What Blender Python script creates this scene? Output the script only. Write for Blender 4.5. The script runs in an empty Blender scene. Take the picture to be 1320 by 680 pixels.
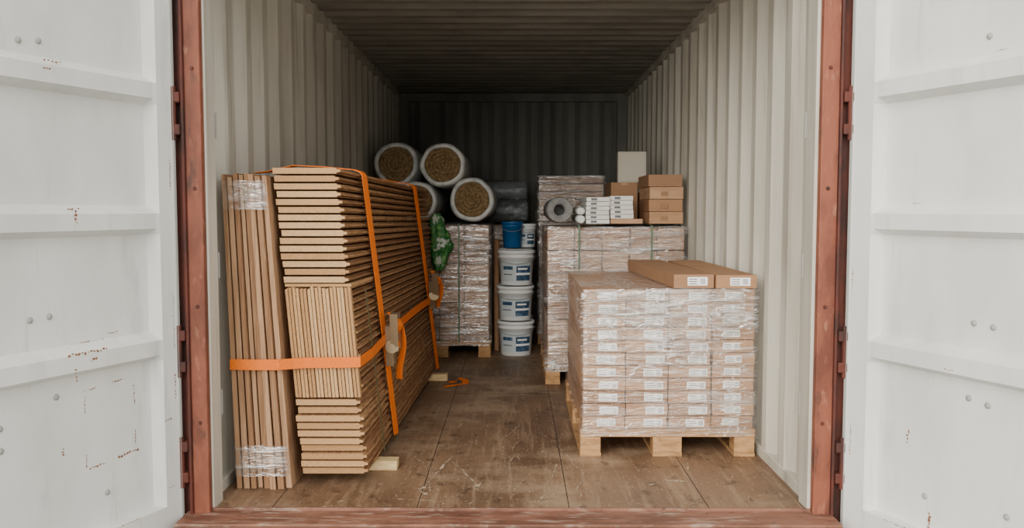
import bpy, math, random
from mathutils import Vector, Matrix, noise
random.seed(7)
R = random.uniform
scene = bpy.context.scene

# ---------------------------------------------------------------- materials
def lin(c):
    return tuple(((v/255)/12.92 if v/255 <= .04045 else ((v/255+.055)/1.055)**2.4) for v in c)

def make_mat(name, base, layers=(), rough=.6, bump=0., bscale=(40,40,40), metal=0., spec=.4, coat=0., rlayers=None):
    m = bpy.data.materials.new(name); m.use_nodes = True
    nt = m.node_tree; N = nt.nodes; L = nt.links
    b = N['Principled BSDF']
    tc = N.new('ShaderNodeTexCoord')
    def nz(scale, detail=6, off=0.):
        mp = N.new('ShaderNodeMapping'); mp.inputs['Scale'].default_value = scale
        mp.inputs['Location'].default_value = (off, off*1.7, off*.6)
        L.new(tc.outputs['Object'], mp.inputs['Vector'])
        t = N.new('ShaderNodeTexNoise'); t.inputs['Scale'].default_value = 1
        t.inputs['Detail'].default_value = detail; t.inputs['Roughness'].default_value = .6
        L.new(mp.outputs[0], t.inputs['Vector'])
        return t.outputs['Fac']
    rgb = N.new('ShaderNodeRGB'); rgb.outputs[0].default_value = (*lin(base), 1)
    cur = rgb.outputs[0]
    for i, (col, sc, lo, hi, st) in enumerate(layers):
        f = nz(sc, off=3.1*i+1)
        mr = N.new('ShaderNodeMapRange'); mr.inputs['From Min'].default_value = lo
        mr.inputs['From Max'].default_value = hi; mr.inputs['To Max'].default_value = st
        L.new(f, mr.inputs['Value'])
        mx = N.new('ShaderNodeMix'); mx.data_type = 'RGBA'
        L.new(mr.outputs[0], mx.inputs['Factor'])
        L.new(cur, mx.inputs['A']); mx.inputs['B'].default_value = (*lin(col), 1)
        cur = mx.outputs['Result']
    L.new(cur, b.inputs['Base Color'])
    b.inputs['Roughness'].default_value = rough
    b.inputs['Metallic'].default_value = metal
    b.inputs['Specular IOR Level'].default_value = spec
    b.inputs['Coat Weight'].default_value = coat
    if bump:
        f = nz(bscale, off=9)
        bp = N.new('ShaderNodeBump'); bp.inputs['Strength'].default_value = bump
        bp.inputs['Distance'].default_value = .01
        L.new(f, bp.inputs['Height']); L.new(bp.outputs[0], b.inputs['Normal'])
    return m

def film_mat(name, lo=.04, hi=.4, scale=(4,4,38), rot=(.12,.22,0), crease_glint=.8, gloss=.16):
    # clear stretch film: mostly see-through, glossy, with highlights painted in as white streaks and thin wrinkle lines
    m = bpy.data.materials.new(name); m.use_nodes = True
    nt = m.node_tree; N = nt.nodes; L = nt.links
    b = N['Principled BSDF']; out = N['Material Output']
    b.inputs['Base Color'].default_value = (.95,.95,.95, 1); b.inputs['Roughness'].default_value = .2
    b.inputs['Specular IOR Level'].default_value = .8
    tc = N.new('ShaderNodeTexCoord')
    def nz(sc, rt, dist, off, det=4):
        mp = N.new('ShaderNodeMapping'); mp.inputs['Scale'].default_value = sc; mp.inputs['Rotation'].default_value = rt
        mp.inputs['Location'].default_value = (off,off,off)
        L.new(tc.outputs['Object'], mp.inputs['Vector'])
        t = N.new('ShaderNodeTexNoise'); t.inputs['Scale'].default_value = 1; t.inputs['Detail'].default_value = det
        t.inputs['Distortion'].default_value = dist; t.inputs['Roughness'].default_value = .55
        L.new(mp.outputs[0], t.inputs['Vector']); return t.outputs['Fac']
    def mr(v,a,bb,c,d):
        n=N.new('ShaderNodeMapRange'); n.inputs['From Min'].default_value=a; n.inputs['From Max'].default_value=bb
        n.inputs['To Min'].default_value=c; n.inputs['To Max'].default_value=d; L.new(v,n.inputs['Value']); return n.outputs[0]
    def mth(op,a,bb):
        n=N.new('ShaderNodeMath'); n.operation=op
        for i,q in enumerate((a,bb)):
            if isinstance(q,(int,float)): n.inputs[i].default_value=q
            else: L.new(q,n.inputs[i])
        return n.outputs[0]
    f1 = nz(scale, rot, .6, 0); f2 = nz((2.2,2.2,3.2), (0,0,0), .3, 5)
    base = mth('MULTIPLY', mr(f1,.50,.72,lo,hi), mr(f2,.38,.62,.15,2.0))
    cr=None
    for k,(sc,rt) in enumerate((((2.5,2.5,13),(.1,.35,0)),((3,3,9),(0,-.5,0)),((2,2,20),(0,.1,0)))):
        f=nz(sc,rt,.8,7+k*3,2)
        rid=mth('ABSOLUTE',mth('SUBTRACT',f,.5),0)
        ln=mr(rid,0,.014,crease_glint,0)  # white wrinkle lines, highlights put into the film colour
        cr = ln if cr is None else mth('MAXIMUM',cr,ln)
    cr = mth('MULTIPLY',cr, mr(f2,.42,.6,.1,1))
    fac = mth('MAXIMUM',base,cr)
    bp = N.new('ShaderNodeBump'); bp.inputs['Strength'].default_value = 1.0; bp.inputs['Distance'].default_value = .02
    L.new(mth('ADD',f1,mth('MULTIPLY',cr,.3)), bp.inputs['Height']); L.new(bp.outputs[0], b.inputs['Normal'])
    gl = N.new('ShaderNodeBsdfGlossy'); gl.inputs['Roughness'].default_value=.10; gl.inputs['Color'].default_value=(1,1,1,1)
    L.new(bp.outputs[0], gl.inputs['Normal'])
    tr = N.new('ShaderNodeBsdfTransparent'); mx = N.new('ShaderNodeMixShader'); mx2 = N.new('ShaderNodeMixShader')
    mx2.inputs[0].default_value=gloss
    L.new(fac, mx.inputs[0]); L.new(tr.outputs[0], mx.inputs[1]); L.new(b.outputs[0], mx.inputs[2])
    L.new(mx.outputs[0], mx2.inputs[1]); L.new(gl.outputs[0], mx2.inputs[2])
    L.new(mx2.outputs[0], out.inputs['Surface'])
    return m

M = {}
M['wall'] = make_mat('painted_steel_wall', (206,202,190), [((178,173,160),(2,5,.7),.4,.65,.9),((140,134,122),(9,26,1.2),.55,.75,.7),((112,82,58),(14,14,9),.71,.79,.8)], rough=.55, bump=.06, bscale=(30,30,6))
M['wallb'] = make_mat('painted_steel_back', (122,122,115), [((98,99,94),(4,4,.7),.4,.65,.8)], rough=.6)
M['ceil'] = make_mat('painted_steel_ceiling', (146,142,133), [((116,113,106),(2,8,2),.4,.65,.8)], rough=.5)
M['door'] = make_mat('door_paint', (226,228,225), [((210,212,209),(3,3,1.5),.42,.62,.8),((186,189,190),(9,9,2),.56,.75,.7),((196,190,178),(26,26,1.3),.62,.78,.7),((160,120,88),(30,30,36),.735,.79,.8)], rough=.5, bump=.05, bscale=(18,18,18))
M['gask'] = make_mat('door_edge_grey', (158,158,154), rough=.7)
M['rust'] = make_mat('rust_scab', (152,102,68), [((100,62,40),(60,60,60),.46,.62,.9),((216,208,196),(70,70,70),.58,.68,.9)], rough=.9)
M['red'] = make_mat('red_oxide_steel', (134,76,56), [((98,52,38),(8,8,3),.42,.62,.9),((168,116,92),(30,30,12),.58,.72,.6),((56,40,34),(14,14,5),.58,.72,.8)], rough=.6, bump=.2, bscale=(50,50,30))
M['darkred'] = make_mat('dark_red_steel', (88,41,31), [((50,29,25),(12,12,5),.42,.62,.9)], rough=.65, bump=.2)
M['sill'] = make_mat('worn_sill_steel', (136,94,76), [((100,66,52),(4,18,8),.42,.6,.9),((174,154,138),(9,40,20),.54,.7,.8),((72,54,46),(20,30,30),.60,.72,.8)], rough=.55, bump=.25, bscale=(30,50,30))
M['floor'] = make_mat('worn_plywood_floor', (130,103,79), [((96,73,55),(2.2,1.2,1),.42,.62,.9),((160,135,108),(30,2.5,1),.5,.72,.7),((176,153,126),(2.2,3,1),.52,.70,.65),((64,48,37),(14,9,1),.58,.72,.85),((60,46,36),(1.6,3,1),.60,.72,.6),((196,174,146),(90,30,1),.60,.74,.75)], rough=.50, bump=.12, bscale=(60,6,1), spec=.4)
M['scratch'] = make_mat('floor_scratch', (200,182,158), [((146,124,102),(40,40,1),.42,.52,.9)], rough=.8)
M['gap'] = make_mat('floor_seam_dark', (56,45,36), rough=.9)
M['ground'] = make_mat('concrete_ground', (165,162,154), [((130,128,122),(1,1,1),.4,.6,.8)], rough=.9)
for i,(c,d) in enumerate([((204,162,114),(164,124,82)),((188,146,100),(148,108,70)),((212,174,128),(174,136,92))]):
    M['chip%d'%i] = make_mat('chipboard_%d'%i, c, [(d,(260,60,260),.42,.6,.8),((108,74,46),(400,90,400),.58,.70,.8),((226,200,160),(300,100,300),.6,.74,.5)], rough=.8, bump=.3, bscale=(300,100,300))
for i,c in enumerate([(168,125,86),(154,112,76),(180,138,96)]):
    M['cside%d'%i] = make_mat('chipboard_long_edge_%d'%i, c, [((124,88,58),(120,10,120),.42,.6,.8)], rough=.8)
for i,c in enumerate([(168,130,96),(150,112,80),(180,142,108)]):
    M['panel%d'%i] = make_mat('sheet_edge_%d'%i, c, [((122,88,60),(90,90,3),.45,.65,.8),((205,174,138),(160,160,5),.58,.72,.6)], rough=.75)
M['orange'] = make_mat('orange_webbing', (242,122,20), [((204,90,12),(200,200,200),.45,.6,.5)], rough=.65, bump=.3, bscale=(500,500,500))
M['steel'] = make_mat('ratchet_steel', (176,158,130), [((140,116,88),(240,240,240),.42,.65,.6)], rough=.38, metal=.75)
M['cord'] = make_mat('dark_cord', (92,86,56), rough=.8)
for i,c in enumerate([(184,142,106),(168,127,93),(194,154,120),(156,118,88)]):
    M['card%d'%i] = make_mat('cardboard_%d'%i, c, [((146,110,80),(6,6,30),.45,.65,.5)], rough=.7)
for i,c in enumerate([(168,129,98),(150,113,84),(182,145,115)]):
    M['wcard%d'%i] = make_mat('wrapped_carton_%d'%i, c, [((128,96,70),(6,6,30),.5,.7,.6)], rough=.6)
M['label'] = make_mat('paper_label', (250,250,248), rough=.6)
M['print'] = make_mat('label_print', (110,112,118), rough=.7)
M['film'] = film_mat('stretch_film', .02, .28, crease_glint=.72, gloss=.14)
M['film2'] = film_mat('stretch_film_dense', .04, .55, (3,3,34), crease_glint=.8)
M['filmtop'] = film_mat('stretch_film_light', .04, .30, (22,6,20), crease_glint=.6)
M['wood'] = make_mat('pallet_wood', (186,144,98), [((146,108,70),(12,12,60),.42,.62,.8),((110,80,54),(30,8,30),.6,.72,.7)], rough=.8, bump=.2)
M['wood2'] = make_mat('fresh_timber', (224,198,150), [((196,162,112),(20,60,60),.42,.62,.7)], rough=.75)
M['bucket'] = make_mat('white_bucket', (232,235,235), rough=.35)
M['blab'] = make_mat('bucket_label_blue', (48,78,106), [((100,130,156),(30,30,30),.5,.6,.8)], rough=.4)
M['bgrey'] = make_mat('bucket_label_grey', (196,206,210), rough=.4)
M['blue'] = make_mat('blue_can', (26,94,152), rough=.35)
M['wool'] = make_mat('mineral_wool', (162,136,98), [((108,86,58),(50,50,50),.42,.6,.85),((192,168,130),(90,90,90),.58,.7,.7)], rough=1, bump=.6, bscale=(90,90,90))
M['wrapw'] = make_mat('white_roll_wrap', (226,228,225), [((166,171,173),(9,9,9),.45,.65,.8)], rough=.3, bump=.7, bscale=(22,22,22))
M['wrapd'] = make_mat('grey_roll_wrap', (130,136,140), [((210,216,220),(12,14,30),.56,.68,.8),((86,92,96),(10,20,20),.5,.66,.8)], rough=.3, bump=.5, bscale=(20,26,26))
M['foam'] = make_mat('grey_foam', (128,128,126), [((98,98,98),(30,30,30),.45,.6,.6)], rough=.7)
M['green'] = make_mat('green_plastic', (46,122,58), [((120,176,92),(14,14,14),.5,.60,.9),((228,232,220),(10,10,10),.57,.61,.9)], rough=.35, bump=.6, bscale=(26,26,26))
M['gstrap'] = make_mat('green_pet_strap', (92,116,92), rough=.35)
M['white'] = make_mat('white_sheet_pack', (236,236,230), [((205,205,203),(10,10,60),.45,.65,.6)], rough=.5)
M['lgrey'] = make_mat('pale_board', (196,190,176), rough=.7)

# ---------------------------------------------------------------- mesh builder
class MB:
    def __init__(s): s.v=[]; s.f=[]; s.m=[]; s.mats=[]; s.sm=[]
    def mi(s, k):
        if k not in s.mats: s.mats.append(k)
        return s.mats.index(k)
    def add(s, vs, fs, k, smooth=False):
        o=len(s.v); s.v += [tuple(p) for p in vs]; i=s.mi(k)
        for f in fs: s.f.append([o+j for j in f]); s.m.append(i); s.sm.append(smooth)
    def hexa(s, p, k, smooth=False):
        s.add(p, [(3,2,1,0),(4,5,6,7),(0,1,5,4),(1,2,6,5),(2,3,7,6),(3,0,4,7)], k, smooth)
    def box(s, x0,x1,y0,y1,z0,z1,k,fn=None):
        p=[(x0,y0,z0),(x1,y0,z0),(x1,y1,z0),(x0,y1,z0),(x0,y0,z1),(x1,y0,z1),(x1,y1,z1),(x0,y1,z1)]
        if fn: p=[fn(*q) for q in p]
        s.hexa(p,k)
    def extrude(s, ring0, ring1, k, smooth=False, caps=True, kside=None):
        n=len(ring0); o=len(s.v); fs=[(i,(i+1)%n,n+(i+1)%n,n+i) for i in range(n)]
        s.add(list(ring0)+list(ring1), fs, kside or k, smooth)
        if caps:
            i=s.mi(k)
            for f in (tuple(reversed(range(n))), tuple(range(n,2*n))):
                s.f.append([o+j for j in f]); s.m.append(i); s.sm.append(False)
    def rings(s, rings, k, smooth=True, cap0=True, cap1=True, closed=True):
        n=len(rings[0]); vs=[p for r in rings for p in r]; fs=[]
        for j in range(len(rings)-1):
            for i in range(n if closed else n-1):
                fs.append((j*n+i, j*n+(i+1)%n, (j+1)*n+(i+1)%n, (j+1)*n+i))
        s.add(vs, fs, k, smooth)
        if cap0: s.add(rings[0],[tuple(reversed(range(n)))],k)
        if cap1: s.add(rings[-1],[tuple(range(n))],k)
    def lathe(s, c, axis, prof, k, seg=32, cap0=True, cap1=True, wob=0, seed=0):
        a=Vector(axis).normalized(); t=Vector((0,0,1)) if abs(a.z)<.9 else Vector((1,0,0))
        u=a.cross(t).normalized(); w=a.cross(u); c=Vector(c); rs=[]
        for (h,r) in prof:
            ring=[]
            for i in range(seg):
                an=2*math.pi*i/seg
                rr=r*(1+wob*noise.noise(Vector((math.cos(an)*1.6+seed, math.sin(an)*1.6, h*4))))
                ring.append(c+a*h+u*math.cos(an)*rr+w*math.sin(an)*rr)
            rs.append(ring)
        s.rings(rs,k,True,cap0,cap1)
    def ribbon(s, pts, wv, tv, w, t, k):
        rs=[]
        for i,p in enumerate(pts):
            p=Vector(p); W=Vector(wv[i] if isinstance(wv,list) else wv).normalized()*w/2
            T=Vector(tv[i] if isinstance(tv,list) else tv).normalized()*t/2
            rs.append([p-W-T,p+W-T,p+W+T,p-W+T])
        s.rings(rs,k,False)
    def obj(s, name, bevel=0, parent=None, seg=2):
        me=bpy.data.meshes.new(name); me.from_pydata(s.v,[],s.f)
        for k in s.mats: me.materials.append(M[k])
        me.polygons.foreach_set('material_index', s.m); me.polygons.foreach_set('use_smooth', s.sm)
        me.update()
        o=bpy.data.objects.new(name, me); scene.collection.objects.link(o)
        if bevel:
            b=o.modifiers.new('bevel','BEVEL'); b.width=bevel; b.segments=seg; b.limit_method='ANGLE'; b.angle_limit=math.radians(50)
        if parent: o.parent=parent
        return o
def empty(name):
    o=bpy.data.objects.new(name,None); scene.collection.objects.link(o); return o

# ---------------------------------------------------------------- container shell
HW=1.19; H=2.39; L=5.85
def corr(y0,y1,pitch,dep,fl=.26,sl=.24):
    pts=[(y0,0)]; y=y0+.06
    while y+pitch<y1:
        pts += [(y,0),(y+pitch*sl,dep),(y+pitch*(sl+fl),dep),(y+pitch*(2*sl+fl),0)]
        y+=pitch
    pts.append((y1,0)); return pts
for side,name in ((-1,'wall_left'),(1,'wall_right')):
    mb=MB()
    pr=corr(.12,L,.262,.036)
    for (a,da),(b,db) in zip(pr[:-1],pr[1:]):
        q=[(side*(HW+da),a,0),(side*(HW+db),b,0),(side*(HW+db),b,H+.03),(side*(HW+da),a,H+.03)]
        mb.add(q,[(0,1,2,3)],'wall')
    mb.box(min(side*1.235,side*1.26),max(side*1.235,side*1.26),.0,L+.05,-.1,H+.06,'wall')
    mb.box(min(side*(HW-.012),side*1.24),max(side*(HW-.012),side*1.24),.12,L,H-.05,H+.03,'wall')
    mb.box(min(side*(HW-.004),side*1.24),max(side*(HW-.004),side*1.24),.12,L,0,.05,'wall')
    ji=1.166 if side>0 else 1.15
    mb.box(min(side*ji,side*1.24),max(side*ji,side*1.24),.0,.10,0,H,'wall')
    for i in range(4):
        mb.lathe((side*(ji+.004),.115,.35+i*.55),(0,0,1),[(0,.006),(.10,.006)],'gask',8)
    mb.obj(name,.003)
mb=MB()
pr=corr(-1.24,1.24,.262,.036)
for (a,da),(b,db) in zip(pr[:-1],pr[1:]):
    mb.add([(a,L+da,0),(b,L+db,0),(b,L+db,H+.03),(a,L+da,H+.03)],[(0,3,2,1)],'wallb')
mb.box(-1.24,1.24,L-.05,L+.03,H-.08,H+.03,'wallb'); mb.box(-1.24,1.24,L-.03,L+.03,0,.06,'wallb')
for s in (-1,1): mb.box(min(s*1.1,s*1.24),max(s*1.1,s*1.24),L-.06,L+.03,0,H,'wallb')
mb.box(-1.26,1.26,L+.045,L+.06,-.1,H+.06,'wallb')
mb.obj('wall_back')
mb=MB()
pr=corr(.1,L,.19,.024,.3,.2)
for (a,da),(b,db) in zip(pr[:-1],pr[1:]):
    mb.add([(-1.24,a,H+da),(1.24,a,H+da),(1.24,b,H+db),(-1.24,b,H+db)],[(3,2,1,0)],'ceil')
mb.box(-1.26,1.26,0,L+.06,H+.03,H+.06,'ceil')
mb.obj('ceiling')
mb=MB()
mb.box(-1.24,1.24,0,L+.05,-.03,0,'floor')
for x in (-.93,-.36,.24,.79):
    w=.0015
    mb.box(x-w,x+w,.005,L-.05,0,.0008,'gap')
for x0,x1,y in ((-1.18,-.36,2.3),(.24,1.18,2.55),(-.36,.24,2.1)):
    mb.box(x0,x1,y-.0015,y+.0015,0,.0008,'gap')
def scratch(pts,w,k='scratch'):
    n=len(pts); vs=[]; fs=[]
    m=14; P=[]
    for i in range(n-1):
        for j in range(m):
            t=j/m; P.append((pts[i][0]*(1-t)+pts[i+1][0]*t, pts[i][1]*(1-t)+pts[i+1][1]*t))
    P.append(pts[-1])
    for i,(x,y) in enumerate(P):
        x+=.012*noise.noise(Vector((x*9,y*9,1)))+.004*noise.noise(Vector((x*40,y*40,1))); ww=w*(.05+abs(noise.noise(Vector((x*35,y*35,5))))*1.9)
        a=P[max(i-1,0)]; b=P[min(i+1,len(P)-1)]; d=Vector((b[0]-a[0],b[1]-a[1])).normalized()
        vs += [(x-d.y*ww,y+d.x*ww,.0012),(x+d.y*ww,y-d.x*ww,.0012)]
        if i: fs.append((2*i-2,2*i-1,2*i+1,2*i))
    mb.add(vs,fs,k)
scratch([(-.32,.16),(-.37,.22),(-.33,.42),(-.27,.72)],.008)
scratch([(-.30,.30),(-.36,.24),(-.40,.26)],.007)
scratch([(-.13,.22),(-.17,.40),(-.26,.62)],.006)
scratch([(-.15,.24),(-.12,.33)],.007)
scratch([(.12,.08),(.22,.6)],.004)
scratch([(.28,.2),(.33,.45),(.24,.9)],.004)
scratch([(.60,.30),(.68,.36),(.76,.35)],.008)
scratch([(.66,.33),(.70,.42)],.006)
scratch([(-.05,1.0),(.06,1.3)],.004)
scratch([(-.3,1.2),(-.2,1.6)],.004)
scratch([(.0,.5),(.02,.9)],.003); scratch([(-.45,.12),(-.3,.1)],.005)
for i in range(40):
    x=R(-.55,1.0); y=R(.03,1.6); a=R(-.5,.5); l=R(.02,.16)
    scratch([(x,y),(x+l*math.sin(a),y+l*math.cos(a))],.0024)
for i in range(40):
    x=R(-1,1.05); y=R(.01,.10); scratch([(x,y),(x+R(-.05,.05),y+R(0,.03))],.003)
mb.obj('floor')
mb=MB()
mb.box(-1.25,1.25,-.15,0,-.16,-.003,'sill')
mb.box(-1.18,1.18,-.006,.006,-.01,.008,'sill')
mb.box(-1.25,1.25,-.17,-.145,-.16,-.012,'sill')
mb.obj('trim_1',.004)
def post(side, inner, outer, name):
    mb=MB()
    def bx(a,b,y0,y1,z0,z1,k): mb.box(min(side*a,side*b),max(side*a,side*b),y0,y1,z0,z1,k)
    bx(inner,outer-.045,-.03,.12,-.16,H+.15,'red')
    bx(outer-.047,outer,-.01,.12,-.16,H+.15,'darkred')
    bx(outer-.058,outer-.046,-.045,-.02,-.1,H+.1,'darkred')
    for z in (.12,.55,1.45,2.0):
        bx(outer-.045,outer+.0,-.05,.0,z,z+.04,'darkred'); bx(outer-.045,outer+.0,-.05,.0,z+.12,z+.16,'darkred')
        mb.lathe((side*(outer-.018),-.04,z-.02),(0,0,1),[(0,.011),(.2,.011)],'darkred',12)
    for z in (.35,.8,1.25,1.7,2.15):
        mb.lathe((side*(inner+.03),-.03,z),(0,-1,0),[(0,.008),(.005,.006)],'darkred',8)
    mb.obj(name,.005)
post(-1,1.157,1.275,'trim_2'); post(1,1.178,1.30,'trim_3')
mb=MB(); mb.box(-1.31,1.31,-.05,.12,H-.08,H+.16,'red'); mb.obj('trim_4',.005)

# ---------------------------------------------------------------- doors
def door(side, hx, name, s0, bolts, scabs, ang):
    mb=MB()
    d=Vector((side*math.sin(ang),-math.cos(ang),0)); n=Vector((-side*math.cos(ang),-math.sin(ang),0))
    O=Vector((side*hx,-.045,0)); W=1.17
    def P(s,z,t): return O+d*s+n*t+Vector((0,0,z))
    def bx(sa,sb,z0,z1,t0,t1,k):
        p=[P(sa,z0,t0),P(sb,z0,t0),P(sb,z0,t1),P(sa,z0,t1),P(sa,z1,t0),P(sb,z1,t0),P(sb,z1,t1),P(sa,z1,t1)]
        mb.hexa(p,k)
    zb,zt=-.06,2.36
    bx(0,s0,zb,zt,-.05,.0,'door'); bx(W-.07,W,zb,zt,-.05,0,'door')
    bx(s0,W-.07,zb,.05,-.05,0,'door'); bx(s0,W-.07,zt-.08,zt,-.05,0,'door')
    bx(-.005,.004,zb,zt,-.05,.006,'gask')
    prof=[(.05,-.05)]
    for c in (.66,1.13,1.605,2.08):
        prof += [(c-.052,-.05),(c-.03,-.002),(c+.026,-.002),(c+.056,-.05)]
    prof.append((zt-.08,-.05))
    e=.016
    for (za,ta),(zc,tc_) in zip(prof[:-1],prof[1:]):
        vs=[P(s0+e,za,ta),P(W-.07-e,za,ta),P(W-.07-e,zc,tc_),P(s0+e,zc,tc_)]
        mb.add(vs,[(0,1,2,3)],'door')
        vs=[P(s0,za,0),P(s0+e,za,ta),P(s0+e,zc,tc_),P(s0,zc,0)]; mb.add(vs,[(0,1,2,3)],'door')
        vs=[P(W-.07,za,0),P(W-.07-e,za,ta),P(W-.07-e,zc,tc_),P(W-.07,zc,0)]; mb.add(vs,[(0,1,2,3)],'door')
    bx(s0,W-.07,zb+.02,zt-.02,-.065,-.06,'door')
    for s,z in bolts:
        mb.lathe(P(s,z,-.052),n,[(0,.011),(.005,.0105),(.009,.006),(.011,.001)],'gask',14)
    for (s,z,w,h,t) in scabs:
        nsub=max(3,int(max(w,h)/.012))
        for q in range(nsub):
            f=(q+.5)/nsub-.5
            cs=s+(w*f if w>=h else R(-.3,.3)*w); cz=z+(h*f if h>w else R(-.3,.3)*h)
            ww=(w/nsub*R(.5,1.5) if w>=h else w*R(.3,1))/2; hh=(h/nsub*R(.5,1.5) if h>w else h*R(.3,1))/2
            m=9; vs=[P(cs,cz,t)]
            for i in range(m):
                a=2*math.pi*i/m; rr=R(.5,1.15); vs.append(P(cs+math.cos(a)*ww*rr, cz+math.sin(a)*hh*rr, t))
            mb.add(vs,[(0,1+i,1+(i+1)%m) for i in range(m)],'rust')
    return mb.obj(name)
fl=-.0485
lb=[(.58,1.70),(.51,1.71),(.575,.816),(.505,.82),(.49,.55),(.69,.49),(.69,.42),(.70,.10),(.3,.17)]
ls=[(.50,1.645,.07,.010,.0),(.52,1.62,.03,.006,0),(.44,1.17,.05,.012,0),(.43,1.145,.014,.05,0),(.36,.715,.14,.010,fl),(.40,.690,.16,.012,0),(.26,.735,.05,.006,fl),(.38,.66,.03,.012,0),(.45,.62,.012,.05,0),
    (.38,.305,.006,.05,fl),(.38,.50,.006,.06,fl),(.36,.55,.05,.006,fl),(.24,.56,.06,.006,fl),(.17,.50,.006,.07,fl),(.17,.34,.006,.05,fl),(.34,.275,.07,.010,fl),(.22,.285,.06,.012,fl),(.17,.29,.03,.015,fl),(.06,.38,.04,.008,0.001),(.02,.5,.006,.1,.001),(.02,1.3,.006,.12,.001),(.47,.36,.01,.03,fl),(.02,.75,.005,.2,.001),(.05,.12,.03,.005,.001),(.3,.05,.2,.006,.001)]
door(-1,1.258,'door_1',.075,lb,ls,math.radians(23))
rb=[(.50,.80),(.57,.795),(.49,.55),(.56,.54),(.33,.17),(.52,1.72),(.64,.2)]
rs_=[(.35,.09,.015,.06,fl),(.6,1.66,.04,.006,0),(.3,1.19,.03,.006,0),(.02,.9,.006,.1,.001),(.25,.36,.012,.05,fl),(.45,.64,.04,.006,0),(.3,.05,.2,.006,.001),(.03,.3,.006,.12,.001)]
door(1,1.288,'door_2',.10,rb,rs_,math.radians(23))

mb=MB(); mb.box(-14,14,-16,14,-.3,-.2,'ground'); mb.obj('ground')

# ---------------------------------------------------------------- leaning sheet bundle
mb=MB()
def bl(u,y,w):
    k=w/1.32; x0=-1.142*(1-k)-1.180*k; x1=-.914*(1-k)-1.000*k
    return (x0+(x1-x0)*u, y, w)
widths=[.11,.014,.125,.018,.11,.10,.018,.125,.12,.014,.13,.126]
x=0
for i,w in enumerate(widths):
    if w>.05:
        h=1.32-R(0,.018); y=.245+R(-.012,.016)
        mb.box(x+.010,x+w-.010,y,2.55+R(-.03,.03),R(.0,.003),h,'panel%d'%(i%3),bl)
    x+=w
for z0,z1 in ((1.17,1.29),(.06,.19)):
    p=[]
    for zz in [z0+(z1-z0)*j/6 for j in range(7)]:
        ring=[]
        for (u_,y_) in [(.005,.30),(.005,.232)]+[(q/10,.225) for q in range(1,10)]+[(.995,.232),(.999,.30)]:
            a=bl(u_,y_,zz); jj=.004*noise.noise(Vector((a[0]*60,zz*60,2)))
            ring.append((a[0],a[1]+jj,zz))
        p.append(ring)
    mb.rings(p,'film2',True,False,False,closed=False)
mb.obj('wood_sheet_bundle')

# ---------------------------------------------------------------- chipboard stack
Z0=.045; ZT=1.35
Y0=.30; Y1=2.72
def st(a,y,z):
    w=(z-Z0)/(ZT-Z0); v=(y-Y0)/(Y1-Y0)
    xn=-.597*(1-w)-.706*w; xf=-.53*(1-w)-.585*w
    return (xn+(xf-xn)*v-a, y, Z0+(z-Z0)*(1-.03*v))
WID=.280
mb=MB()
def plank(a0,a1,z0,z1,y0,y1,k):
    h=z1-z0; i=random.randrange(3)
    pr=[(a1,z0),(a0+.018,z0),(a0+.015,z0+h*.24),(a0,z0+h*.30),(a0,z0+h*.70),(a0+.015,z0+h*.76),(a0+.018,z1),(a1,z1)]
    mb.extrude([st(a,y0,z) for a,z in pr],[st(a,y1,z) for a,z in pr],k,kside='cside%d'%i)
def hblock(za,zb,n,a0=0,a1=WID,yo=0):
    p=(zb-za)/n
    for i in range(n):
        z=za+i*p; j=R(-.006,.008)
        plank(a0+j+R(0,.002),a1+R(-.008,.003),z+.0018,z+p-.0056,Y0+yo+R(-.004,.016),Y1+R(-.02,.02),'chip%d'%random.randrange(3))
hblock(.862,ZT,15)
hblock(Z0,.372,10,yo=-.01)
hblock(.374,.860,15,a0=0,a1=.045,yo=.03)
n=9; p=(WID-.0)/n
for i in range(n):
    a=.002+i*p; ofs=R(0,.02); k_='chip%d'%random.randrange(3)
    for hh in range(2):
        pp=(p-.005)/2; aa=a+.001+hh*(pp+.0015)
        pr=[(aa,.376),(aa+pp-.001,.376),(aa+pp-.001,.842+R(-.01,.012)),(aa,.842)]
        y1=Y0+.028 if a<.05 else Y1-.3
        mb.extrude([st(q,Y0-.006+ofs*.5,z) for q,z in reversed(pr)],[st(q,y1,z) for q,z in reversed(pr)],k_)
mb.box(.0,WID,Y0+.01,Y0+.5,.846,.859,'chip0',lambda a,y,z:st(a,y,z))
mb.obj('chipboard_panel_stack',.0012,seg=1)
for i,(y,xr) in enumerate(((.50,-.505),(1.6,-.60),(2.50,-.44))):
    mb=MB(); mb.box(-.88,xr,y,y+.07,0,.043,'wood2'); mb.obj('timber_bearer',.002)

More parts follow.
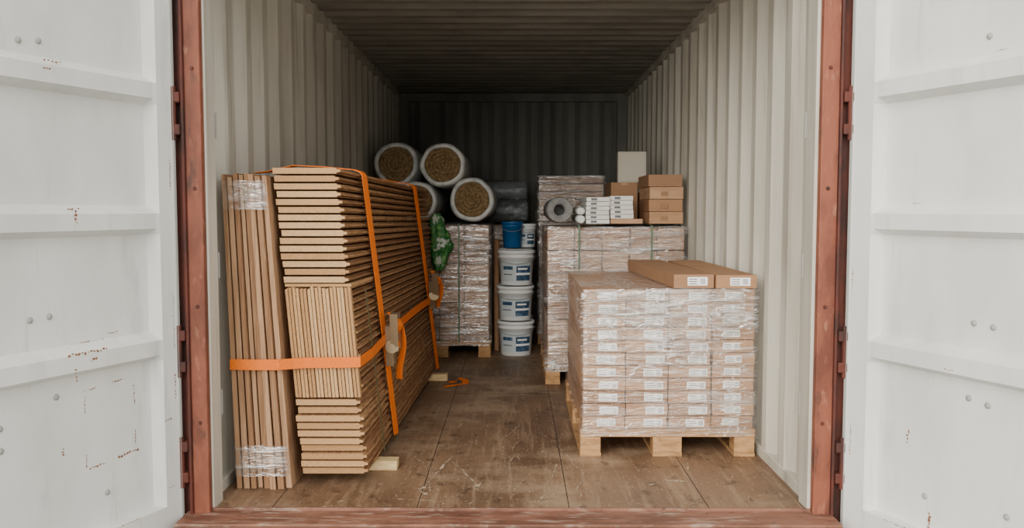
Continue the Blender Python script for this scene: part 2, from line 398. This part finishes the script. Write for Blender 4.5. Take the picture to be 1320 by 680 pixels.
# ---------------------------------------------------------------- straps
def sp(y,z,o=.016):
    p=st(0,y,z); return Vector((p[0]+o,p[1],p[2]))
def ratchet(mb,c,up,side,out,s=1.):
    c=Vector(c); up=Vector(up).normalized(); side=Vector(side).normalized(); out=Vector(out).normalized()
    def bx(u0,u1,s0,s1,o0,o1,k):
        q=[]
        for u_ in (u0,u1):
            for a,b in ((s0,o0),(s1,o0),(s1,o1),(s0,o1)): q.append(c+up*u_*s+side*a*s+out*b*s)
        mb.hexa(q,k)
    for sg in (-1,1):
        bx(-.08,.08,sg*.030-.002,sg*.030+.002,0,.030,'steel')
        bx(-.02,.13,sg*.036-.002,sg*.036+.002,.02,.050,'steel')
        mb.lathe(c+side*sg*.034*s+up*0+out*.025*s,side*sg,[(0,.026*s),(.004*s,.026*s)],'steel',16)
    bx(.11,.13,-.036,.036,.02,.05,'steel'); bx(-.08,-.06,-.03,.03,0,.012,'steel')
    mb.lathe(c-side*.04*s+out*.025*s,side,[(0,.012*s),(.08*s,.012*s)],'steel',12)
    mb.lathe(c-side*.026*s+out*.025*s,side,[(0,.024*s),(.052*s,.024*s)],'orange',16)
    mb.lathe(c-side*.03*s+out*.01*s-up*.07*s,side,[(0,.008*s),(.06*s,.008*s)],'steel',10)
X=(1,0,0)
def vstrap(name,yt,yb,zr,tail,rs=1.25):
    mb=MB(); n=16; pts=[]; tv=[]
    for xx,zz in ((-1.165,1.338),(-1.10,1.345),(-.985,1.372),(-.85,1.366)):
        pts.append((xx,yt,zz)); tv.append((0,0,1))
    e=sp(yt,ZT,.0); zt=e.z
    pts.append((e.x-.02,yt,zt+.008)); tv.append((0,0,1))
    pts.append((e.x+.010,yt,zt-.004)); tv.append((1,0,1))
    for i in range(n+1):
        f=i/n; z=ZT-.02+( .06-ZT+.02)*f; y=yt+(yb-yt)*f
        pts.append(tuple(sp(y,z,.018))); tv.append(X)
    mb.ribbon(pts,(.25,1,.0),tv,.05,.004,'orange')
    z=zr; f=(ZT-z)/(ZT-.05); c=sp(yt+(yb-yt)*f,z,.024)
    ratchet(mb,c,(0,(yt-yb)*.9,1.2),(0,1,0),X,rs)
    q=[]
    for i in range(9):
        t=i/8; q.append((c.x+.060+.012*math.sin(t*5),c.y+.05+.03*t,c.z+.09-tail*t))
    mb.ribbon(q,(.75,-.65,0),(.65,.75,0),.040,.004,'orange')
    q=[]
    for i in range(7):
        t=i/6; q.append((c.x+.015+.05*math.sin(t*math.pi),c.y-.01,c.z+.03+.13*t))
    mb.ribbon(q,(.4,.9,0),X,.044,.004,'orange')
    mb.obj(name)
    return c
c1=vstrap('ratchet_strap',.67,.90,.52,.27)
c2=vstrap('ratchet_strap.001',2.05,2.62,.62,.18)
mb=MB()
zs=.53
A=[(-1.155,.232,zs),(-1.05,.222,zs),(-.95,.226,zs),(-.90,.262,zs-.002),(-.86,.279,zs-.002),(-.66,.282,zs+.0)]
T=[(-1,-1,0),(0,-1,0),(0,-1,0),(.4,-1,0),(0,-1,0),(.2,-1,0)]
e=sp(.29,zs,.012); A.append(tuple(e)); T.append((1,-1,0))
for i in range(1,15):
    y=.31+(2.62-.31)*i/14; z=zs+.03*math.sin(i/14*3.1)+.05*i/14
    A.append(tuple(sp(y,z,.028))); T.append(X)
mb.ribbon(A,(0,0,1),T,.044,.004,'orange'); mb.obj('ratchet_strap.002')
mb=MB()
pts=[tuple(sp(.50+.10*i/12,.83-.77*i/12,.016)) for i in range(13)]
mb.ribbon(pts,(0,1,0),X,.012,.004,'cord'); mb.obj('binding_cord')
mb=MB()
P=[(-.42,2.42,.010),(-.38,2.44,.008),(-.36,2.50,.02),(-.31,2.46,.012),(-.31,2.38,.006),(-.38,2.33,.006),(-.44,2.30,.006)]
mb.ribbon(P,[(.2,1,0)]*3+[(.9,.4,0)]*2+[(.2,1,0)]*2,(0,0,1),.045,.004,'orange'); mb.obj('loose_strap_tail')

# ---------------------------------------------------------------- pallets and wrapped loads
def pallet(x0,x1,y0,y1,parent,name='pallet'):
    mb=MB(); w=x1-x0; bw=.10; cx=(x0+x1)/2
    xs=[(x0,x0+bw),(cx-.07,cx+.07),(x1-bw,x1)]
    ys=[(y0,y0+.10),((y0+y1)/2-.05,(y0+y1)/2+.05),(y1-.10,y1)]
    for a,b in xs:
        mb.box(a,b,y0,y1,0,.018,'wood')
        for c,d in ys: mb.box(a+.002,b-.002,c+.002,d-.002,.018,.094,'wood')
    for c,d in ys: mb.box(x0,x1,c,d,.094,.112,'wood')
    n=6
    for i in range(n):
        a=y0+(y1-y0-.12)*i/(n-1); mb.box(x0,x1,a,a+.12,.1125,.13,'wood')
    return mb.obj(name,.002,parent)
def film(x0,x1,y0,y1,z0,z1,parent,amp=.01,k='film',top=None,name='stretch_film',ny=22,off=.010):
    mb=MB(); rs=[]
    nx=26; nd=30
    def seg(a,b,n): return [(a[0]+(b[0]-a[0])*i/n,a[1]+(b[1]-a[1])*i/n) for i in range(n)]
    X0,X1,Ya,Yb=x0-off,x1+off,y0-off,y1+off
    path=seg((X0,Ya),(X1,Ya),nx)+seg((X1,Ya),(X1,Yb),nd)+seg((X1,Yb),(X0,Yb),nx)+seg((X0,Yb),(X0,Ya),nd)
    cx,cy=(x0+x1)/2,(y0+y1)/2
    for j in range(ny+1):
        z=z0+(z1-z0)*j/ny; ring=[]
        for (px,py) in path:
            d=Vector((px-cx,py-cy,0)).normalized()
            nn=(noise.noise(Vector((px*3,py*3,z*16+px*3)))+.6*noise.noise(Vector((px*7,py*7,z*24))))*amp*.5
            ring.append((px+d.x*nn,py+d.y*nn,z+.006*noise.noise(Vector((px*9,py*9,j)))))
        rs.append(ring)
    mb.rings(rs,k,True,False,False)
    if top is not None:
        n1,n2=26,26; vs=[];fs=[]
        for i in range(n1+1):
            for j in range(n2+1):
                x=X0+(X1-X0)*i/n1; y=Ya+(Yb-Ya)*j/n2
                vs.append((x,y,top+.004+abs(noise.noise(Vector((x*12,y*8,3))))*.006))
        for i in range(n1):
            for j in range(n2):
                a=i*(n2+1)+j; fs.append((a,a+n2+1,a+n2+2,a+1))
        mb.add(vs,fs,'filmtop',True)
    return mb.obj(name,0,parent)

root=empty('flooring_carton_pallet')
PX0,PX1,PY0,PY1=.335,1.165,.72,1.92
pallet(PX0,PX1,PY0,PY1,root)
mb=MB(); z=.133; lay=11; lh=.0606
edges=[.345,.55,.752,.955]
def carton(mb,x0,x1,y0,y1,z0,z1,k,lab=None):
    mb.box(x0,x1,y0,y1,z0,z1,k)
    if lab:
        lx,lw,lz,lhh=lab
        a=x0+(x1-x0)*lx; b=a+lw; c=z0+(z1-z0)*lz; d=c+lhh
        mb.box(a,b,y0-.0012,y0,c,d,'label')
        for t in range(3):
            mb.box(a+.006,a+.006+(b-a)*R(.35,.6),y0-.0020,y0-.0013,c+.005+t*(d-c-.006)/3,c+.008+t*(d-c-.006)/3,'print')
        for t in range(6):
            q=a+(b-a)*.70+t*.0035; mb.box(q,q+.0016,y0-.0020,y0-.0013,c+.005,d-.006,'print')
for r in range(lay):
    z0=z+r*lh
    for c in range(3):
        j=R(-.003,.003)
        carton(mb,edges[c]+.003+j,edges[c+1]-.003+j,PY0+.01+R(0,.010),PY1-.01,z0+.001,z0+lh-.004,'card%d'%random.randrange(4),(.45-.1*(c==0)+R(-.04,.04),.088,.12,.036))
    j=R(-.008,.004)
    carton(mb,.962+j,1.158+j,PY0+.012+R(0,.012),PY1-.01,z0+.001,z0+lh-.004,'card%d'%random.randrange(2),(.28+R(-.03,.03),.078,.2,.034))
zt=z+lay*lh
mb.obj('cartons',.004,root)
mb=MB()
def rotbox(mb,cx,cy,w,l,z0,z1,ang,k,lab=True):
    ca,sa=math.cos(ang),math.sin(ang)
    def f(x,y,z): return (cx+x*ca-y*sa, cy+x*sa+y*ca, z)
    mb.box(-w/2,w/2,0,l,z0,z1,k,f)
    if lab:
        mb.box(-.03,.065,-.0015,0,z0+.012,z1-.012,'label',f)
        for t in range(3): mb.box(-.024,.015,-.0024,-.0016,z0+.018+t*.011,z0+.022+t*.011,'print',f)
        for t in range(6): mb.box(.03+t*.004,.032+t*.004,-.0024,-.0016,z0+.018,z1-.018,'print',f)
rotbox(mb,.868,.735,.19,1.2,zt+.002,zt+.066,.05,'card3')
rotbox(mb,1.066,.725,.19,1.18,zt+.002,zt+.064,.015,'card1')
mb.obj('top_cartons',.004,root)
film(PX0+.01,1.16,PY0+.006,PY1-.01,.10,zt+.002,root,.008,'film')
mb=MB(); rs=[]
for j in range(13):
    t=j/12; ring=[]
    for i in range(25):
        u=i/24; x=.40+.70*u; zt_=zt-.002; zb_=zt-.04-.34*(1-abs(u-.62)/.62)*1.0
        zz=zt_+(zb_-zt_)*t
        ring.append((x,PY0-.012-.012*math.sin(t*3.1)+.006*noise.noise(Vector((x*9,zz*14,4))),zz))
    rs.append(ring)
mb.rings(rs,'film',True,False,False,closed=False); mb.obj('film_drape',0,root)
mb=MB(); vs=[];fs=[];n=24
for i in range(n+1):
    for j in range(n+1):
        x=PX0+(.76-PX0)*i/n; y=PY0+(PY1-PY0)*j/n
        vs.append((x,y,zt+.003+abs(noise.noise(Vector((x*14,y*7,3))))*.008))
for i in range(n):
    for j in range(n):
        a=i*(n+1)+j; fs.append((a,a+n+1,a+n+2,a+1))
mb.add(vs,fs,'filmtop',True); mb.obj('stretch_film_top',0,root)

def wrapped_load(name,x0,x1,y0,y1,top,nl,cols,straps=(),fk='film2',kk='wcard'):
    root=empty(name); pallet(x0,x1,y0,y1,root); mb=MB()
    z0=.133; h=(top-z0)/nl; n=cols
    for r in range(nl):
        w=(x1-x0-.02)/n
        for c in range(n):
            for hh in range(2):
                ya=y0+.01+hh*(y1-y0-.02)/2; yb=ya+(y1-y0-.02)/2-.004
                mb.box(x0+.01+c*w+.003+R(-.003,.003),x0+.01+(c+1)*w-.003,ya+R(0,.010),yb,z0+r*h+.002,z0+(r+1)*h-.006,'%s%d'%(kk,random.randrange(3)))
    mb.obj('cartons',.006,root)
    film(x0+.004,x1-.004,y0+.004,y1-.004,.09,top+.004,root,.014,fk,top)
    if straps:
        mb=MB()
        for sx in straps:
            mb.ribbon([(sx,y0-.018,.12),(sx,y0-.022,(top)/2),(sx,y0-.018,top+.006),(sx,y0+.05,top+.016),(sx,y1-.02,top+.016)],X,[(0,1,0),(0,1,0),(0,1,1),(0,0,1),(0,0,1)],.012,.002,'gstrap')
        mb.obj('pet_straps',0,root)
    return root
wrapped_load('wrapped_carton_pallet',-.985,-.170,3.44,4.64,1.05,9,4,(-.42,))
wrapped_load('wrapped_carton_pallet.001',.228,1.165,2.39,3.55,1.055,6,5,(.45,.93))
wrapped_load('wrapped_board_pallet',.22,.80,4.1,5.25,1.46,20,1,())
wrapped_load('wrapped_carton_pallet.002',-.50,.15,4.75,5.72,1.03,6,3,())

# ---------------------------------------------------------------- insulation rolls
def ins_roll(name,x,y,z,r,l,k='wrapw',seed=0):
    mb=MB(); ri=r*.78
    prof=[(.02,ri),(.004,ri*1.03),(0,ri*1.10),(.010,r*.95),(.04,r),(l*.5,r*1.0),(l-.03,r),(l-.005,r*.92),(l,ri)]
    mb.lathe((x,y,z),(0,1,0),prof,k,40,False,True,.07,seed*3.3)
    rs=[]; seg=40
    for j in range(15):
        rr=ri*1.06*(1-j/15); h=.020+.008*math.sin(j*2.1)
        rs.append([(x+math.cos(2*math.pi*i/seg)*rr, y+h+.006*noise.noise(Vector((i*.9,j*.9,seed))), z+math.sin(2*math.pi*i/seg)*rr) for i in range(seg)])
    mb.rings(rs,'wool',False,False,True)
    mb.obj(name)
r=.178; zt2=1.072
ins_roll('insulation_roll',-.32,3.48,zt2+r,r,1.1,seed=1)
ins_roll('insulation_roll.001',-.765,3.52,zt2+r*.93,r*.93,1.1,seed=2)
ins_roll('insulation_roll.002',-1.00,3.60,zt2+.06,r*.34,1.0,seed=3)
ins_roll('insulation_roll.003',-.55,3.47,zt2+r*2.53,r,1.1,seed=4)
ins_roll('insulation_roll.004',-.93,3.56,zt2+r*2.60,r,1.1,seed=5)
def crossroll(name,x0,x1,y,z,r,seed):
    mb=MB(); l=x1-x0
    mb.lathe((x0,y,z),(1,0,0),[(0,r*.3),(.0,r*.85),(.02,r*.97),(.1,r),(l*.33,r*.98),(l*.36,r),(l*.66,r*.98),(l-.1,r),(l-.02,r*.97),(l,r*.85),(l,r*.3)],'wrapd',36,True,True,.06,seed); mb.obj(name)
crossroll('underlay_roll',-.46,.145,4.93,1.156,.105,1)
crossroll('underlay_roll.001',-.46,.145,5.16,1.156,.105,2)
crossroll('underlay_roll.002',-.45,.14,5.045,1.350,.105,3)
crossroll('underlay_roll.003',-.45,.10,5.40,1.160,.105,4)

# ---------------------------------------------------------------- buckets
def bucket(name,x,y,z,r=.145,h=.28,body='bucket',label=True):
    mb=MB(); c=(x,y,z); rb=r*.86
    mb.lathe(c,(0,0,1),[(.004,rb*.93),(0,rb*.97),(.004,rb),(h*.78,r*.96),(h*.785,r*1.01),(h*.80,r*1.015),(h*.81,r*.97),(h*.90,r*.975),(h*.905,r*1.03),(h*.915,r*1.05),(h*.975,r*1.05),(h*.99,r*1.03),(h*.985,r*.95),(h*.965,r*.93)],body,48,True,True)
    if label:
        def pr(an,zz,o):
            rr=rb+(r*.96-rb)*(zz/(h*.78))+o
            return (x+math.sin(an)*rr,y-math.cos(an)*rr,z+zz)
        def patch(a0,a1,z0,z1,k,o):
            m=14; rs=[]
            for zz in (z0,z1): rs.append([pr(a0+(a1-a0)*i/m,zz,o) for i in range(m+1)])
            mb.rings(rs,k,True,False,False,closed=False)
        patch(-.95,.95,h*.12,h*.68,'bgrey',.0012)
        patch(0,.95,h*.14,h*.56,'blab',.0022)
        patch(0,.95,h*.30,h*.36,'label',.003)
        patch(-.85,-.2,h*.45,h*.55,'blab',.0022); patch(-.85,-.25,h*.30,h*.33,'print',.0022); patch(.1,.7,h*.45,h*.50,'label',.003)
    pts=[]
    for i in range(21):
        a=math.pi*i/20; pts.append((x-math.cos(a)*(r*1.04+.004), y-math.sin(a)*(r*1.04+.006), z+h*.84-math.sin(a)*h*.22))
    rs=[]
    for i,p in enumerate(pts):
        q=Vector(p); d=(Vector(pts[min(i+1,20)])-Vector(pts[max(i-1,0)])).normalized(); a=d.cross(Vector((0,0,1))); a=a.normalized() if a.length>.01 else Vector((1,0,0)); b=d.cross(a)
        rs.append([q+a*.0022*math.cos(t*1.2566)+b*.0022*math.sin(t*1.2566) for t in range(5)])
    mb.rings(rs,'gask',True)
    mb.obj(name)
nb=0
def B(*a,**k):
    global nb
    bucket('paint_bucket' if nb==0 else 'paint_bucket.%03d'%nb,*a,**k); nb+=1
for i in range(3): B(.03+(.0,-.004,.003)[i],3.60,.284*i)
for i in range(3): B(.02,3.925,.284*i)
B(.0,3.87,.853,r=.088,h=.22,body='blue',label=False)
B(.125,3.97,.853,r=.075,h=.20,label=True)
mb=MB(); mb.lathe((-.13,3.78,0),(0,0,1),[(0,.022),(.92,.022),(.92,.017),(.9,.017)],'card3',20)
mb.obj('cardboard_tube')

# ---------------------------------------------------------------- items on the second right pallet
TZ=1.076
mb=MB()
for i in range(4):
    j=R(-.006,.006); a=TZ+i*.083
    mb.box(.925+j,1.150+j,2.47+R(0,.012),2.95,a,a+.080,'card%d'%(i%4))
    mb.box(1.0+j,1.05+j,2.4685,2.47,a+.02,a+.05,'card3')
    mb.box(.925+j,1.150+j,2.70,2.74,a+.0795,a+.081,'wcard2')
mb.obj('cardboard_box_stack',.003)
def cbox(name,x0,x1,y0,y1,z0,z1,k):
    mb=MB(); mb.box(x0,x1,y0,y1,z0,z1,k); mb.box((x0+x1)/2-.022,(x0+x1)/2+.022,y0-.0012,y1,z1-.02,z1+.001,'wcard2')
    mb.box(x0,x1,(y0+y1)/2-.0015,(y0+y1)/2+.0015,z1,z1+.001,'gap')
    mb.obj(name,.003)
cbox('cardboard_box',.73,.925,3.02,3.46,TZ,1.37,'card3')
cbox('cardboard_box.001',.97,1.15,3.02,3.46,TZ,1.30,'card1')
mb=MB(); mb.box(.79,1.0,3.10,3.14,1.372,1.60,'lgrey'); mb.box(.80,.99,3.095,3.10,1.38,1.59,'lgrey'); mb.box(.79,1.0,3.145,3.18,1.372,1.595,'lgrey'); mb.obj('pale_panel',.003)
def sheetpack(name,x0,x1,y0,y1,z0,n,h):
    mb=MB()
    for i in range(n):
        j=R(-.005,.005); jj=R(0,.012)
        mb.box(x0+j,x1+j,y0+jj,y1,z0+i*h,z0+(i+1)*h-.003,'white')
        mb.box(x0+j+.03,x0+j+.07,y0+jj-.001,y0+jj,z0+i*h+.006,z0+(i+1)*h-.009,'print')
    mb.obj(name,.003)
sheetpack('white_trim_pack',.50,.655,2.44,2.95,TZ,6,.030)
sheetpack('white_trim_pack.001',.665,.82,2.48,3.0,TZ+.034,5,.031)
mb=MB(); mb.box(.665,.88,2.45,3.0,TZ,TZ+.032,'card2'); mb.obj('flat_cardboard_pack',.002)
mb=MB()
def foamroll(c,ax,r,l,ri):
    mb.lathe(c,ax,[(0,r*.93),(.01,r),(l-.01,r),(l,r*.9)],'foam',36,False,True,.04,2)
    mb.lathe(c,ax,[(0,r*.93),(-.002,r*.86),(.004,r*.78),(-.002,r*.68),(.005,r*.6),(0,ri),(.25,ri*.9)],'foam',36,False,True,.04,2)
foamroll((.325,2.46,TZ+.092),(.0,1,0),.088,.7,.040)
mb.obj('foam_roll')
mb=MB()
for dx,dz,rr in ((.0,.0,.026),(0,.054,.024)):
    mb.lathe((.466+dx,2.43,TZ+.03+dz),(.0,1,0),[(0,rr*.7),(0,rr),(.6,rr),(.6,rr*.7)],'wrapw',20)
mb.obj('plastic_pipe_bundle')

# ---------------------------------------------------------------- green bag on the left pallet
mb=MB(); rs=[]; nn_=36
for j in range(27):
    t=j/26; rr=math.sin(math.pi*min(max(t,.04),.96))**.4; ring=[]
    for i in range(nn_):
        a=2*math.pi*i/nn_
        k_=1+.5*noise.noise(Vector((math.cos(a)*2.2,math.sin(a)*2.2,t*6)))+.25*noise.noise(Vector((math.cos(a)*6,math.sin(a)*6,t*14)))
        ring.append((-.575+math.cos(a)*.075*rr*k_+.02*math.sin(t*4), 3.33+math.sin(a)*.055*rr*k_, .70+.44*t))
    rs.append(ring)
mb.rings(rs,'green',True); mb.obj('green_plastic_bag')

# ---------------------------------------------------------------- light
w=bpy.data.worlds.new('World'); scene.world=w; w.use_nodes=True
nt=w.node_tree; bg=nt.nodes['Background']
tc=nt.nodes.new('ShaderNodeTexCoord'); sx=nt.nodes.new('ShaderNodeSeparateXYZ'); cr=nt.nodes.new('ShaderNodeValToRGB')
nt.links.new(tc.outputs['Generated'],sx.inputs[0]); nt.links.new(sx.outputs['Z'],cr.inputs[0]); nt.links.new(cr.outputs[0],bg.inputs['Color'])
cr.color_ramp.elements[0].color=(.42,.41,.38,1); cr.color_ramp.elements[1].color=(1.1,1.08,1.03,1)
cr.color_ramp.elements[0].position=.04; cr.color_ramp.elements[1].position=.22
bg.inputs['Strength'].default_value=1.8
s=bpy.data.lights.new('sun','SUN'); s.energy=4.2; s.angle=math.radians(50); s.color=(1,.94,.84)
so=bpy.data.objects.new('sun',s); scene.collection.objects.link(so)
so.rotation_euler=Vector((.38,1.0,-.32)).to_track_quat('-Z','Y').to_euler()

cam=bpy.data.cameras.new('camera'); co=bpy.data.objects.new('camera',cam); scene.collection.objects.link(co)
cam.sensor_width=36; cam.lens=36*1094/1320; cam.clip_start=.05
co.location=(.03,-3.25,1.17); co.rotation_euler=(math.radians(90-3.66),0,.0046)
scene.camera=co
